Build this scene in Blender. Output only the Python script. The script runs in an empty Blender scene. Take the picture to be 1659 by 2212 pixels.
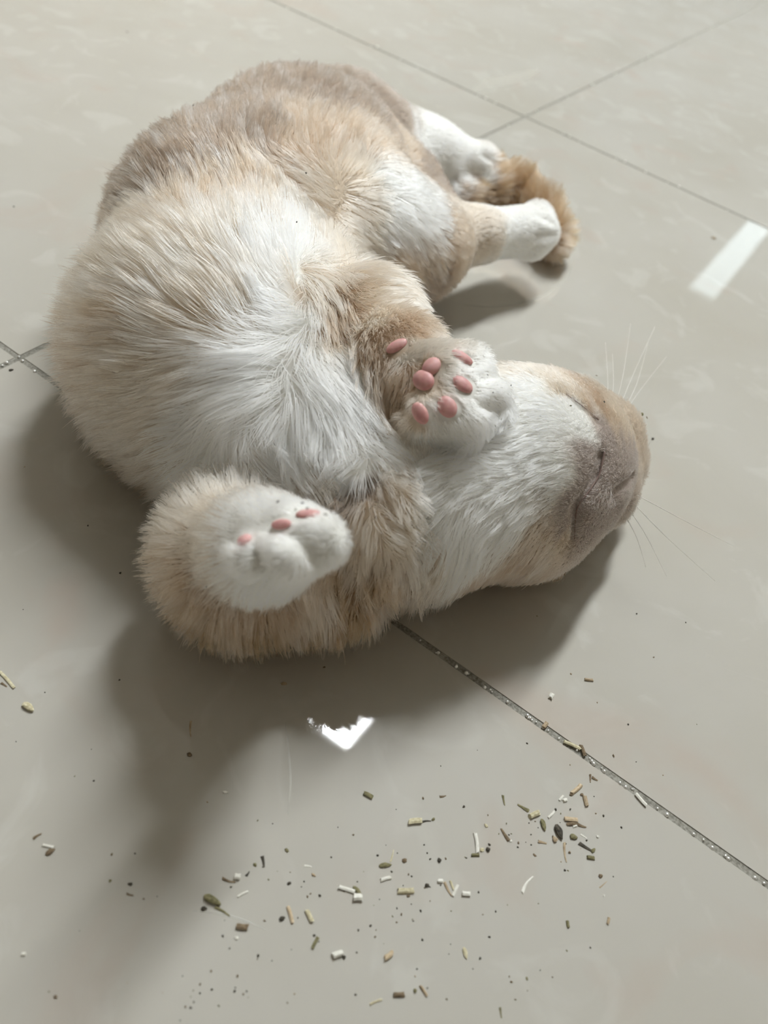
import bpy, bmesh, math, random
import numpy as np
from mathutils import Vector, Matrix, kdtree

# ------------------------------------------------------------------ camera
SC = bpy.context.scene
COL = SC.collection
IMG_W, IMG_H, FPX = 1659, 2212, 1661.0
CAM_POS = np.array([0.30899, -0.19156, 0.28145])
CAM_ROT = np.array([[0.80424759, 0.53035297, -0.26816325],
                    [0.56329363, -0.53644471, 0.62843246],
                    [0.18943627, -0.65646995, -0.73017882]])   # camera (right, down, forward) -> world
cam_data = bpy.data.cameras.new('camera')
cam_data.sensor_fit = 'VERTICAL'; cam_data.sensor_height = 24.0
cam_data.lens = FPX / IMG_H * 24.0
cam_data.clip_start = 0.01; cam_data.clip_end = 60
cam_data.dof.use_dof = True
cam_data.dof.focus_distance = 0.33
cam_data.dof.aperture_fstop = cam_data.lens / 3.3
cam = bpy.data.objects.new('camera', cam_data); COL.objects.link(cam)
m3 = np.stack([CAM_ROT[:, 0], -CAM_ROT[:, 1], -CAM_ROT[:, 2]], axis=1)
cam.matrix_world = Matrix([[*m3[0], CAM_POS[0]], [*m3[1], CAM_POS[1]], [*m3[2], CAM_POS[2]], [0, 0, 0, 1]])
SC.camera = cam

# ------------------------------------------------------------------ world, exposure
SC.view_settings.view_transform = 'Standard'; SC.view_settings.look = 'None'
SC.view_settings.gamma = 1; SC.view_settings.exposure = 0.0
SC.view_settings.use_curve_mapping = False
world = bpy.data.worlds.new('world'); SC.world = world; world.use_nodes = True
world.node_tree.nodes['Background'].inputs[0].default_value = (0.9, 0.85, 0.78, 1)
world.node_tree.nodes['Background'].inputs[1].default_value = 0.3
SC.cycles.adaptive_threshold = 0.1; SC.cycles.adaptive_min_samples = 20; SC.cycles.use_light_tree = False; SC.cycles.max_bounces = 14; SC.cycles.diffuse_bounces = 6; SC.cycles.glossy_bounces = 16
SC.cycles.transmission_bounces = 16; SC.cycles.sample_clamp_indirect = 4
SC.cycles_curves.shape = 'RIBBONS'
LAMP_NEAR, LAMP_FAR = 110.0, 2.4         # radiance of the two ceiling fittings
LAMP_RGB = (0.95, 1.0, 1.02)

rng = np.random.default_rng(7)
random.seed(7)

# ------------------------------------------------------------------ helpers
def rays(p):
    p = np.atleast_2d(np.asarray(p, float))
    d = np.stack([p[:, 0] - IMG_W / 2, p[:, 1] - IMG_H / 2, np.full(len(p), FPX)], 1)
    return d @ CAM_ROT.T                         # depth 1 along the lens axis

def at(x, y, z=0.0):
    """world point on the horizontal plane z that is seen at photo pixel x, y"""
    d = rays((x, y))[0]
    return CAM_POS + d * ((z - CAM_POS[2]) / d[2])

def depth_of(p):
    return float((np.asarray(p) - CAM_POS) @ CAM_ROT[:, 2])

def link(o, parent=None):
    COL.objects.link(o)
    if parent is not None: o.parent = parent
    return o

def tag(o, label=None, cat=None, group=None, kind=None):
    if label: o['label'] = label
    if cat: o['category'] = cat
    if group: o['group'] = group
    if kind: o['kind'] = kind
    return o

def mesh_obj(name, verts, faces, mat=None, parent=None, smooth=False):
    me = bpy.data.meshes.new(name)
    me.from_pydata([tuple(v) for v in verts], [], [tuple(f) for f in faces]); me.update()
    if smooth: me.polygons.foreach_set('use_smooth', [True] * len(me.polygons))
    if mat: me.materials.append(mat)
    return link(bpy.data.objects.new(name, me), parent)

def bm_obj(name, bm, mat=None, parent=None, smooth=False):
    me = bpy.data.meshes.new(name); bm.to_mesh(me); bm.free()
    if smooth: me.polygons.foreach_set('use_smooth', [True] * len(me.polygons))
    if mat: me.materials.append(mat)
    return link(bpy.data.objects.new(name, me), parent)

def box_bm(x0, x1, y0, y1, z0, z1, bevel=0.0, seg=2):
    bm = bmesh.new()
    bmesh.ops.create_cube(bm, size=1)
    for v in bm.verts:
        v.co = Vector(((x0 + x1) / 2 + v.co.x * (x1 - x0), (y0 + y1) / 2 + v.co.y * (y1 - y0), (z0 + z1) / 2 + v.co.z * (z1 - z0)))
    if bevel: bmesh.ops.bevel(bm, geom=list(bm.edges), offset=bevel, segments=seg, affect='EDGES')
    return bm

def new_mat(name, rgb=(0.8, 0.8, 0.8), rough=0.5, **kw):
    m = bpy.data.materials.new(name); m.use_nodes = True
    b = m.node_tree.nodes['Principled BSDF']
    b.inputs['Base Color'].default_value = (*rgb, 1); b.inputs['Roughness'].default_value = rough
    for k, v in kw.items(): b.inputs[k.replace('_', ' ')].default_value = v
    return m

def noise_tint(m, c0, c1, scale=200.0, detail=3, coord='Object', bump=0.0):
    nt = m.node_tree; b = nt.nodes['Principled BSDF']
    tc = nt.nodes.new('ShaderNodeTexCoord'); n = nt.nodes.new('ShaderNodeTexNoise'); r = nt.nodes.new('ShaderNodeValToRGB')
    n.inputs['Scale'].default_value = scale; n.inputs['Detail'].default_value = detail
    r.color_ramp.elements[0].position = 0.35; r.color_ramp.elements[1].position = 0.65
    r.color_ramp.elements[0].color = (*c0, 1); r.color_ramp.elements[1].color = (*c1, 1)
    nt.links.new(tc.outputs[coord], n.inputs['Vector']); nt.links.new(n.outputs['Fac'], r.inputs['Fac'])
    nt.links.new(r.outputs['Color'], b.inputs['Base Color'])
    if bump:
        bu = nt.nodes.new('ShaderNodeBump'); bu.inputs['Strength'].default_value = bump; bu.inputs['Distance'].default_value = 0.0005
        nt.links.new(n.outputs['Fac'], bu.inputs['Height']); nt.links.new(bu.outputs['Normal'], b.inputs['Normal'])
    return m

# ------------------------------------------------------------------ room shell
ROOM = (-2.4, 3.0, -3.6, 8.4, 2.5)
X0, X1, Y0, Y1, ZC = ROOM
plaster = new_mat('warm white plaster', (0.62, 0.56, 0.48), 0.9)
noise_tint(plaster, (0.60, 0.54, 0.46), (0.64, 0.58, 0.50), 3.0)
far_m = noise_tint(new_mat('grey blue paint', (0.4, 0.41, 0.41), 0.9), (0.22, 0.23, 0.24), (0.25, 0.26, 0.27), 3.0)
ceil_m = new_mat('white ceiling paint', (0.74, 0.73, 0.70), 0.9)
noise_tint(ceil_m, (0.72, 0.71, 0.68), (0.76, 0.75, 0.72), 2.0)
tag(bm_obj('ceiling', box_bm(X0, X1, Y0, Y1, ZC, ZC + 0.1), ceil_m), kind='structure')
for nm, a in (('wall_left', (X0 - .1, X0, Y0, Y1)), ('wall_right', (X1, X1 + .1, Y0, Y1)),
              ('wall_front', (X0, X1, Y0 - .1, Y0)), ('wall_back', (X0, X1, Y1, Y1 + .1))):
    tag(bm_obj(nm, box_bm(*a, -0.02, ZC + 0.1), far_m if nm == 'wall_back' else plaster), kind='structure')

# ------------------------------------------------------------------ floor tiles
def tile_material():
    m = bpy.data.materials.new('polished porcelain'); m.use_nodes = True
    nt = m.node_tree; b = nt.nodes['Principled BSDF']; L = nt.links
    geo = nt.nodes.new('ShaderNodeNewGeometry')
    def noise(scale, detail, dist=0.0, off=(0, 0, 0)):
        mp = nt.nodes.new('ShaderNodeMapping'); mp.inputs['Location'].default_value = off
        n = nt.nodes.new('ShaderNodeTexNoise'); n.inputs['Scale'].default_value = scale
        n.inputs['Detail'].default_value = detail; n.inputs['Distortion'].default_value = dist
        L.new(geo.outputs['Position'], mp.inputs['Vector']); L.new(mp.outputs['Vector'], n.inputs['Vector']); return n
    def ramp(n, p0, p1, c0, c1):
        r = nt.nodes.new('ShaderNodeValToRGB'); r.color_ramp.elements[0].position = p0; r.color_ramp.elements[1].position = p1
        r.color_ramp.elements[0].color = (*c0, 1); r.color_ramp.elements[1].color = (*c1, 1)
        L.new(n.outputs['Fac'], r.inputs['Fac']); return r
    def mix(a, c, f):
        x = nt.nodes.new('ShaderNodeMix'); x.data_type = 'RGBA'
        L.new(a, x.inputs[6])
        if isinstance(c, tuple): x.inputs[7].default_value = (*c, 1)
        else: L.new(c, x.inputs[7])
        L.new(f, x.inputs[0]); return x.outputs[2]
    base = ramp(noise(9, 4, 0.4), 0.3, 0.7, (0.47, 0.445, 0.39), (0.51, 0.49, 0.445)).outputs['Color']
    pale = ramp(noise(26, 6, 1.2, (3, 1, 0)), 0.56, 0.66, (0, 0, 0), (0.55, 0.55, 0.55)).outputs['Color']
    base = mix(base, (0.56, 0.545, 0.50), pale)
    pink = ramp(noise(14, 5, 0.8, (7, 4, 2)), 0.57, 0.72, (0, 0, 0), (0.55, 0.55, 0.55)).outputs['Color']
    base = mix(base, (0.49, 0.42, 0.36), pink)
    L.new(base, b.inputs['Base Color'])
    rr = ramp(noise(18, 5, 0.3, (1, 9, 5)), 0.35, 0.75, (0.02, 0.02, 0.02), (0.045, 0.045, 0.045))
    L.new(rr.outputs['Color'], b.inputs['Roughness'])
    b.inputs['IOR'].default_value = 1.5
    bu = nt.nodes.new('ShaderNodeBump'); bu.inputs['Strength'].default_value = 0.05; bu.inputs['Distance'].default_value = 0.0006
    L.new(noise(40, 2, 0.0, (2, 2, 2)).outputs['Fac'], bu.inputs['Height']); L.new(bu.outputs['Normal'], b.inputs['Normal'])
    return m
TILE_M = tile_material()
grout_m = new_mat('grey glitter grout', (0.2, 0.19, 0.155), 0.75)
noise_tint(grout_m, (0.18, 0.17, 0.14), (0.35, 0.335, 0.29), 900, 4, 'Object', 0.6)
floor = tag(link(bpy.data.objects.new('floor', None)), 'pale polished porcelain tile floor with grey glittering grout joints', None, kind='structure')
S, J = 0.6, 0.0027
tile0 = None
tb = box_bm(J / 2, S - J / 2, J / 2, S - J / 2, -0.009, 0.0, 0.0004, 2)
tile0 = bm_obj('tile', tb, TILE_M, floor)
_lt = bm_obj('tile', box_bm(J / 2, S - J / 2, J / 2, 2 * S - J / 2, -0.009, 0.0, 0.0004, 2), TILE_M); long_tile = _lt.data
bpy.data.objects.remove(_lt)
first = True
i0, i1 = math.floor(X0 / S), math.ceil(X1 / S); j0, j1 = math.floor(Y0 / S), math.ceil(Y1 / S)
for i in range(i0, i1):
    for j in range(j0, j1):
        if j > 1 and j % 2 == 0: continue            # past y = 0.6 the tiles are twice as long
        if first: o = tile0; first = False
        else: o = tile0.copy(); COL.objects.link(o)
        o.location = (i * S, j * S, 0)
        if j >= 1: o.data = long_tile
        o.rotation_euler = (rng.uniform(0, 0.00015), -rng.uniform(0, 0.00015), 0)
bm_obj('grout', box_bm(i0 * S, i1 * S, j0 * S, j1 * S, -0.02, -0.00035), grout_m, floor)

# ------------------------------------------------------------------ ceiling lamps
def lamp(name, label, cx, y0, y1, power, rgb=LAMP_RGB, w=0.2):
    e = tag(link(bpy.data.objects.new(name, None)), label, 'ceiling lamp', 'strip lamps in a row on the ceiling')
    e.location = (cx, (y0 + y1) / 2, ZC)
    hl = (y1 - y0) / 2
    hm = new_mat('white lamp housing', (0.8, 0.8, 0.78), 0.4)
    bm_obj('housing', box_bm(-w / 2 - .01, w / 2 + .01, -hl - .012, hl + .012, -0.03, 0.0, 0.004), hm, e)
    em = bpy.data.materials.new('lit diffuser'); em.use_nodes = True
    b = em.node_tree.nodes['Principled BSDF']; b.inputs['Base Color'].default_value = (.8, .8, .8, 1)
    b.inputs['Emission Color'].default_value = (*rgb, 1); b.inputs['Emission Strength'].default_value = power
    bm_obj('diffuser', box_bm(-w / 2, w / 2, -hl, hl, -0.045, -0.028, 0.006), em, e)
lamp('ceiling_lamp', 'lit white strip lamp on the ceiling above the cat', -0.215, 1.08, 2.75, LAMP_NEAR)
lamp('ceiling_lamp', 'lit white strip lamp farther along the ceiling, mirrored in the floor', -0.205, 5.8, 7.5, LAMP_FAR, (0.84, 1.0, 1.06))

# ------------------------------------------------------------------ cat: body as one blended surface
def ball(x, y, z, r):
    """node: photo pixel, height above the floor, radius given in photo pixels -> metric centre and radius"""
    p = at(x, y, z); return (p, r * depth_of(p) / FPX)
PR = []   # (a, ra, b, rb, blend)
def chain(nodes, k):
    ns = [ball(*n) for n in nodes]
    if len(ns) == 1: PR.append((ns[0][0], ns[0][1], ns[0][0] + [0, 0, 1e-4], ns[0][1], k))
    for (a, ra), (b, rb) in zip(ns[:-1], ns[1:]): PR.append((a, ra, b, rb, k))
#BODY
chain([(820, 1090, .046, 162), (640, 960, .044, 216), (500, 770, .043, 268), (540, 560, .042, 250), (650, 425, .044, 212), (725, 322, .044, 130)], .03)
chain([(540, 1240, .032, 105), (700, 1265, .034, 88)], .03)           # shoulder and back on the floor
chain([(820, 1090, .052, 165), (960, 1060, .052, 165), (1110, 1015, .050, 195)], .025)   # neck to skull
chain([(1110, 1015, .050, 195), (1180, 1000, .048, 180)], .02)
chain([(1120, 1005, .066, 125), (1190, 1005, .072, 62)], .012)           # lower jaw, uppermost because the head is upside down
chain([(1220, 1000, .044, 118), (1305, 1000, .027, 84)], .012)           # muzzle
chain([(1325, 928, .040, 52)], .010)
chain([(1290, 1060, .030, 80)], .010)
chain([(1180, 892, .045, 88), (1235, 892, .04, 72)], .016)              # cheek
chain([(1150, 1138, .035, 88)], .016)
chain([(1120, 1222, .013, 26), (1215, 1236, .008, 9)], .005)           # ear folded on the floor
# far hind leg
chain([(760, 300, .046, 115), (830, 330, .046, 82), (920, 335, .044, 56), (1020, 352, .040, 42)], .025)
chain([(1040, 345, .042, 32)], .006); chain([(1045, 368, .036, 30)], .006)
# near hind leg
chain([(700, 440, .070, 140), (800, 500, .062, 112), (910, 535, .048, 72), (945, 528, .046, 58)], .03)
chain([(880, 440, .040, 92), (940, 480, .042, 60)], .03)
chain([(960, 522, .045, 54), (1030, 508, .045, 49), (1130, 500, .040, 52)], .012)
chain([(1158, 474, .044, 36)], .006); chain([(1170, 503, .040, 36)], .006); chain([(1150, 527, .034, 32)], .006)
# tail
chain([(930, 430, .02, 50), (1040, 412, .022, 42), (1108, 408, .024, 38), (1165, 452, .022, 36), (1196, 508, .018, 30), (1198, 532, .016, 20)], .008)
# upper foreleg
chain([(690, 690, .066, 130), (790, 700, .080, 92), (865, 775, .094, 72), (920, 830, .102, 66)], .016)
chain([(950, 820, .104, 66)], .008)
TOES_A = [(1010, 790, .106, 42), (1042, 852, .103, 42), (1000, 905, .102, 46), (915, 898, .101, 42)]
for t in TOES_A: chain([(955, 835, .100, 50), t], .009)
chain([(985, 880, .098, 60), (1035, 880, .096, 46)], .009)
# lower foreleg, elbow to the left
chain([(670, 1215, .036, 105), (520, 1228, .036, 112), (485, 1192, .046, 96), (565, 1178, .080, 78), (645, 1170, .100, 78)], .018)
TOES_B = [(545, 1202, .098, 46), (622, 1202, .104, 62), (692, 1170, .106, 60)]
for t in TOES_B: chain([(630, 1160, .096, 50), t], .0035)
# loose skin folds of the neck
chain([(800, 1040, .078, 26), (868, 1080, .078, 30), (880, 1150, .068, 30), (850, 1230, .052, 26)], .008)
chain([(770, 1090, .078, 22), (815, 1150, .070, 24), (805, 1230, .052, 24), (780, 1290, .034, 22)], .008)

PA = np.array([p[0] for p in PR]); PRA = np.array([p[1] for p in PR]); PB = np.array([p[2] for p in PR])
PRB = np.array([p[3] for p in PR]); PK = np.array([p[4] for p in PR])
FLOORZ = 0.0008
NA = []
def prim(P, i):
    a, b = PA[i], PB[i]; ab = b - a; L2 = ab @ ab
    h = np.clip(((P - a) @ ab) / L2, 0, 1)
    return np.linalg.norm(P - a - h[..., None] * ab, axis=-1) - (PRA[i] * (1 - h) + PRB[i] * h)
def smin(a, b, k):
    h = np.maximum(k - np.abs(a - b), 0) / k
    return np.minimum(a, b) - h * h * k * 0.25
def smax(a, b, k): return -smin(-a, -b, k)
def sdf(P):
    d = np.full(P.shape[:-1], 0.08)
    for i in range(len(PR)): d = smin(d, prim(P, i), PK[i])
    for a, b, rr in NA: d = smax(d, -seg_d(P, a, b, rr), 0.004)
    return smax(d, FLOORZ - P[..., 2], 0.006)
def seg_d(P, a, b, rr):
    ab = b - a; h = np.clip(((P - a) @ ab) / (ab @ ab + 1e-12), 0, 1)
    return np.linalg.norm(P - a - h[..., None] * ab, axis=-1) - rr
def grad(P, e=0.0015):
    g = np.stack([sdf(P + v) - sdf(P - v) for v in np.eye(3) * e], -1)
    return g / (np.linalg.norm(g, axis=-1, keepdims=True) + 1e-12)

# cast photo pixels on the body to author coat pattern and hair flow on its surface
def cast(px):
    d = rays(px); d /= np.linalg.norm(d, axis=1, keepdims=True)
    t = np.full(len(d), 0.08)
    for _ in range(60): t += 0.9 * sdf(CAM_POS + d * t[:, None])
    P = CAM_POS + d * t[:, None]
    return P, np.abs(sdf(P)) < 0.003

# creases: mouth line, lip corner, folds of the neck, armpit
CREASE = [([(1302, 985), (1292, 1030), (1247, 1095), (1240, 1165)], .0022), ([(1222, 852), (1260, 880), (1292, 908)], .0016),
 ([(1325, 1062), (1370, 1025)], .0012), ([(735, 1050), (765, 1100), (782, 1165), (795, 1240), (800, 1300)], .0032),
 ([(905, 1050), (918, 1120), (905, 1195), (868, 1255), (835, 1310)], .0028), ([(835, 1085), (862, 1130), (862, 1190), (835, 1225)], .0020),
 ([(690, 985), (735, 1050)], .0025), ([(745, 1225), (742, 1290), (735, 1340)], .0025), ([(940, 1120), (930, 1200), (900, 1270)], .0018),
 ([(820, 1010), (790, 1060), (750, 1075)], .0020), ([(585, 1150), (640, 1160), (680, 1190), (690, 1228)], .0013), ([(556, 1205), (590, 1248)], .0013), ([(905, 765), (885, 815), (868, 868), (880, 895)], .0022), ([(1072, 812), (1040, 815)], .0012), ([(1080, 885), (1035, 872)], .0014), ([(950, 925), (945, 895)], .0012), ([(1160, 463), (1195, 480)], .0010), ([(1160, 508), (1200, 505)], .0010), ([(1045, 335), (1075, 352)], .0010)]
_n = []
for pts, rr in CREASE:
    P, okc = cast(pts)
    for u_, v_, o1, o2 in zip(P[:-1], P[1:], okc[:-1], okc[1:]):
        if o1 and o2: _n.append((u_, v_, rr))
NA.extend(_n)

H = 0.0020
lo = np.minimum((PA - PRA[:, None]).min(0), (PB - PRB[:, None]).min(0)) - 0.012
hi = np.maximum((PA + PRA[:, None]).max(0), (PB + PRB[:, None]).max(0)) + 0.012
lo[2] = -0.006
N = np.ceil((hi - lo) / H).astype(int) + 1
ax = [lo[k] + H * np.arange(N[k]) for k in range(3)]
G = np.full(N, 0.08)
for i in range(len(PR)):                       # each primitive only near itself
    mg = max(PK[i], 0.012) + 0.02
    a0 = np.minimum(PA[i] - PRA[i], PB[i] - PRB[i]) - mg; a1 = np.maximum(PA[i] + PRA[i], PB[i] + PRB[i]) + mg
    s = [slice(max(0, int((a0[k] - lo[k]) / H)), min(N[k], int((a1[k] - lo[k]) / H) + 2)) for k in range(3)]
    P = np.stack(np.meshgrid(ax[0][s[0]], ax[1][s[1]], ax[2][s[2]], indexing='ij'), -1)
    G[s[0], s[1], s[2]] = smin(G[s[0], s[1], s[2]], prim(P, i), PK[i])
for a, b, rr in NA:
    a0, a1 = np.minimum(a, b) - 0.012, np.maximum(a, b) + 0.012
    q = [slice(max(0, int((a0[k] - lo[k]) / H)), min(N[k], int((a1[k] - lo[k]) / H) + 2)) for k in range(3)]
    P = np.stack(np.meshgrid(ax[0][q[0]], ax[1][q[1]], ax[2][q[2]], indexing='ij'), -1)
    G[q[0], q[1], q[2]] = smax(G[q[0], q[1], q[2]], -seg_d(P, a, b, rr), 0.004)
G = smax(G, np.broadcast_to(FLOORZ - ax[2][None, None, :], G.shape), 0.006)

def surface_nets(G, lo, h):
    ins = G < 0
    nx, ny, nz = G.shape
    acc = np.zeros((nx - 1, ny - 1, nz - 1, 3)); cnt = np.zeros((nx - 1, ny - 1, nz - 1))
    corners = [(i, j, k) for i in (0, 1) for j in (0, 1) for k in (0, 1)]
    def sub(A, c): return A[c[0]:nx - 1 + c[0], c[1]:ny - 1 + c[1], c[2]:nz - 1 + c[2]]
    for c in corners:
        for a in range(3):
            if c[a]: continue
            d = list(c); d[a] = 1; d = tuple(d)
            A, B = sub(G, c), sub(G, d); m = (A < 0) != (B < 0)
            t = np.where(m, A / np.where(m, A - B, 1), 0)
            cnt += m
            for q in range(3): acc[..., q] += m * (c[q] + (t if q == a else 0))
    act = cnt > 0
    idx = -np.ones(act.shape, int); idx[act] = np.arange(act.sum())
    cell = np.argwhere(act)
    V = lo + h * (cell + acc[act] / cnt[act][:, None])
    F = []
    for a in range(3):
        b, c = (a + 1) % 3, (a + 2) % 3
        A = np.take(ins, range(0, G.shape[a] - 1), a); B = np.take(ins, range(1, G.shape[a]), a)
        e = np.argwhere(A != B)
        e = e[(e[:, b] > 0) & (e[:, c] > 0) & (e[:, b] < G.shape[b] - 1) & (e[:, c] < G.shape[c] - 1)]
        flip = ins[e[:, 0], e[:, 1], e[:, 2]]
        q = []
        for db, dc in ((1, 1), (0, 1), (0, 0), (1, 0)):
            f = e.copy(); f[:, b] -= db; f[:, c] -= dc; q.append(idx[f[:, 0], f[:, 1], f[:, 2]])
        q = np.stack(q, 1); q[~flip] = q[~flip][:, ::-1]
        F.append(q)
    return V, np.concatenate(F)
BV, BF = surface_nets(G, lo, H)
del G

W_ = (.84, .83, .79); C_ = (.76, .645, .52); T_ = (.64, .475, .345); O_ = (.52, .33, .17); B_ = (.36, .275, .215); G_ = (.66, .60, .52); M_ = (.60, .52, .475)  # M_: pink muzzle skin, darkened with painted shade
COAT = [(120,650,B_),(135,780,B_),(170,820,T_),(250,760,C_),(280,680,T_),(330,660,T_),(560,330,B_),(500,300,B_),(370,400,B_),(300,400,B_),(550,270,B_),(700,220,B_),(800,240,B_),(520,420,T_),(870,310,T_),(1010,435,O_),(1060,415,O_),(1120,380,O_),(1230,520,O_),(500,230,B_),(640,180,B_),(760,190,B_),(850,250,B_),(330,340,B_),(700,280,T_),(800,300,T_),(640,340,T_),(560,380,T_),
 (450,350,B_),(420,450,T_),(600,450,C_),(700,400,C_),(780,400,C_),(850,400,W_),(900,450,W_),(840,320,T_),(560,560,W_),(500,550,C_),
 (620,560,W_),(650,500,W_),(300,480,C_),(230,560,T_),(160,600,B_),(250,650,C_),(330,600,C_),(400,640,C_),(450,720,C_),(350,700,C_),
 (200,750,T_),(150,700,B_),(300,800,C_),(400,850,C_),(200,880,O_),(215,980,O_),(300,1040,O_),(420,1330,O_),(480,1350,T_),(560,1360,O_),(660,1350,O_),(350,1290,T_),(240,950,O_),(270,1000,O_),(350,950,C_),(450,920,W_),(550,760,W_),
 (600,850,W_),(500,650,C_),(640,700,W_),(700,900,W_),(650,960,W_),(750,800,W_),(690,620,C_),(820,640,C_),(745,650,T_),(750,700,T_),
 (860,570,T_),(750,560,C_),(700,520,C_),(940,590,B_),(780,480,C_),(850,480,W_),(930,450,W_),(960,540,T_),(1000,510,T_),(1060,500,C_),
 (1130,480,W_),(1180,510,W_),(1110,530,W_),(930,310,W_),(1000,330,W_),(920,360,B_),(1040,360,W_),(980,370,W_),
 (1090,400,O_),(1150,410,O_),(1226,488,O_),(1215,540,T_),(1000,430,B_),
 (800,690,C_),(850,705,T_),(800,760,T_),(850,830,T_),(900,760,G_),(880,800,T_),(1000,900,W_),(1040,820,W_),(960,930,W_),(1060,880,W_),
 (880,900,C_),(850,870,T_),(1000,800,W_),(950,760,G_),
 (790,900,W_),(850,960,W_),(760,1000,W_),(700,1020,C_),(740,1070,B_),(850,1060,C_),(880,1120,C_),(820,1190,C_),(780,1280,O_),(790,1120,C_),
 (860,1260,T_),(900,1300,O_),(920,1080,W_),(950,1150,W_),(930,1240,C_),(1000,1000,W_),(1100,950,W_),(1200,1000,W_),(1100,1100,W_),
 (1000,1200,W_),(1050,850,W_),(1100,780,T_),(1200,820,C_),(1290,860,T_),(1150,860,W_),(1250,900,W_),(1350,905,C_),(1200,1180,C_),
 (1140,1210,T_),(1060,1240,T_),(1310,960,M_),(1300,1100,M_),(1370,1000,M_),(1260,1030,M_),(1330,1060,M_),(1250,1130,M_),(1340,900,C_),
 (350,1100,C_),(320,1200,C_),(450,1110,C_),(500,1180,W_),(400,1280,T_),(500,1330,T_),(600,1330,T_),(650,1180,W_),(700,1220,W_),
 (580,1250,W_),(450,1200,C_),(740,1330,O_),(690,1300,C_),(620,1110,W_),(850,1320,O_)]
# root -> tip strokes: x0 y0 x1 y1 length lean
COMB = [(400,700,250,620,.026,60),(300,800,150,770,.026,60),(350,900,220,890,.026,60),(250,600,160,540,.024,60),(300,450,250,380,.020,58),
 (430,400,400,330,.018,55),(600,280,590,200,.013,50),(750,250,760,180,.012,50),(850,280,900,260,.010,50),(560,450,540,370,.020,60),
 (500,560,440,470,.026,66),(600,620,570,540,.024,66),(200,700,120,660,.024,55),(230,900,160,900,.020,55),(260,1000,210,1030,.016,55),
 (700,420,640,400,.014,66),(750,340,760,280,.012,60),(660,520,640,470,.016,66),
 (560,700,520,640,.026,66),(600,780,560,790,.026,66),(650,800,690,890,.026,64),(700,900,715,980,.024,62),(780,850,820,930,.022,64),
 (560,850,500,880,.026,66),(450,900,360,930,.024,64),(550,940,640,1000,.022,66),(650,980,710,1040,.018,60),(480,800,380,820,.026,66),
 (500,920,515,985,.020,64),(600,920,625,1000,.022,64),(740,760,790,820,.018,66),(760,990,730,1050,.014,50),(800,960,850,1000,.014,60),
 (850,1020,890,1070,.012,55),(860,1120,910,1130,.010,55),(800,1110,830,1190,.012,55),(800,1220,790,1300,.014,60),(860,1270,850,1330,.014,60),
 (760,1120,750,1200,.012,60),(740,1310,740,1380,.014,60),
 (1200,1000,1100,1010,.011,66),(1100,950,1000,950,.013,64),(1100,1100,1020,1140,.014,62),(1000,1150,950,1230,.014,60),(1000,1000,920,1010,.013,64),
 (1150,880,1060,850,.010,66),(1250,850,1170,810,.007,68),(1100,790,1040,760,.009,60),(1150,1200,1080,1230,.009,60),(950,1060,880,1100,.013,60),
 (1275,1030,1265,1020,.0018,60),(1243,1120,1235,1110,.0022,60),(1290,990,1280,980,.0020,60),(1255,870,1245,862,.003,60),(1300,960,1260,960,.0035,60),(1360,1000,1340,960,.0025,60),(1300,1080,1260,1100,.004,60),(1330,900,1290,870,.005,60),(1240,1130,1190,1160,.006,60),
 (450,1130,400,1060,.014,54),(370,1120,310,1080,.014,54),(380,1180,290,1170,.014,54),(400,1270,330,1300,.013,55),(520,1330,520,1400,.013,55),
 (620,1310,620,1390,.013,55),(700,1280,710,1350,.016,55),(470,1190,400,1170,.012,62),(560,1260,520,1300,.010,60),(500,1080,490,1030,.014,50),
 (560,1110,520,1080,.008,60),(600,1170,540,1170,.0045,66),(680,1170,640,1160,.004,66),(640,1230,600,1250,.0045,66),(520,1150,480,1150,.0045,64),(545,1225,520,1240,.005,64),(505,1195,470,1195,.008,62),(560,1195,520,1200,.004,66),(700,1240,690,1260,.005,64),(720,1210,700,1250,.004,60),
 (740,650,750,730,.018,62),(800,700,830,780,.009,62),(855,745,860,790,.004,60),(860,800,870,870,.006,60),(900,760,950,760,.006,60),(950,850,1010,890,.004,60),
 (1040,830,1075,860,.004,60),(980,910,1020,940,.004,60),(890,890,880,930,.005,55),(800,640,870,660,.012,66),(700,640,720,720,.020,66),
 (760,480,840,550,.013,68),(860,460,900,560,.012,66),(920,540,940,610,.013,50),(980,540,1000,580,.008,60),(1050,500,1130,500,.005,70),
 (1160,490,1190,500,.003,60),(930,320,1000,335,.005,68),(1030,350,1060,360,.003,60),(860,400,930,440,.010,68),(830,560,870,610,.012,60),
 (1000,430,1060,430,.012,50),(1100,400,1150,360,.014,45),(1160,420,1210,430,.014,45),(1224,480,1250,500,.012,45),(1210,540,1210,580,.010,50)]
cp, ok = cast([(c[0], c[1]) for c in COAT]); cc = np.array([c[2] for c in COAT]); CP, CC = cp[ok], cc[ok]
ma = np.array(COMB, float); sp, ok = cast(ma[:, :2])
dr = rays(ma[:, 2:4]); dep = (sp - CAM_POS) @ CAM_ROT[:, 2]; ep = CAM_POS + dr * dep[:, None]
ep2, ok2 = cast(ma[:, 2:4]); near = ok2 & (np.linalg.norm(ep2 - sp, axis=1) < 0.04)
ep = np.where(near[:, None], ep2, ep)
ma, sp, ep = ma[ok], sp[ok], ep[ok]
SN = grad(sp); SD = ep - sp; SD -= (SD * SN).sum(1, keepdims=True) * SN; SD /= np.linalg.norm(SD, axis=1, keepdims=True)
SP, SL, SA = sp, ma[:, 4], np.radians(ma[:, 5])

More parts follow.
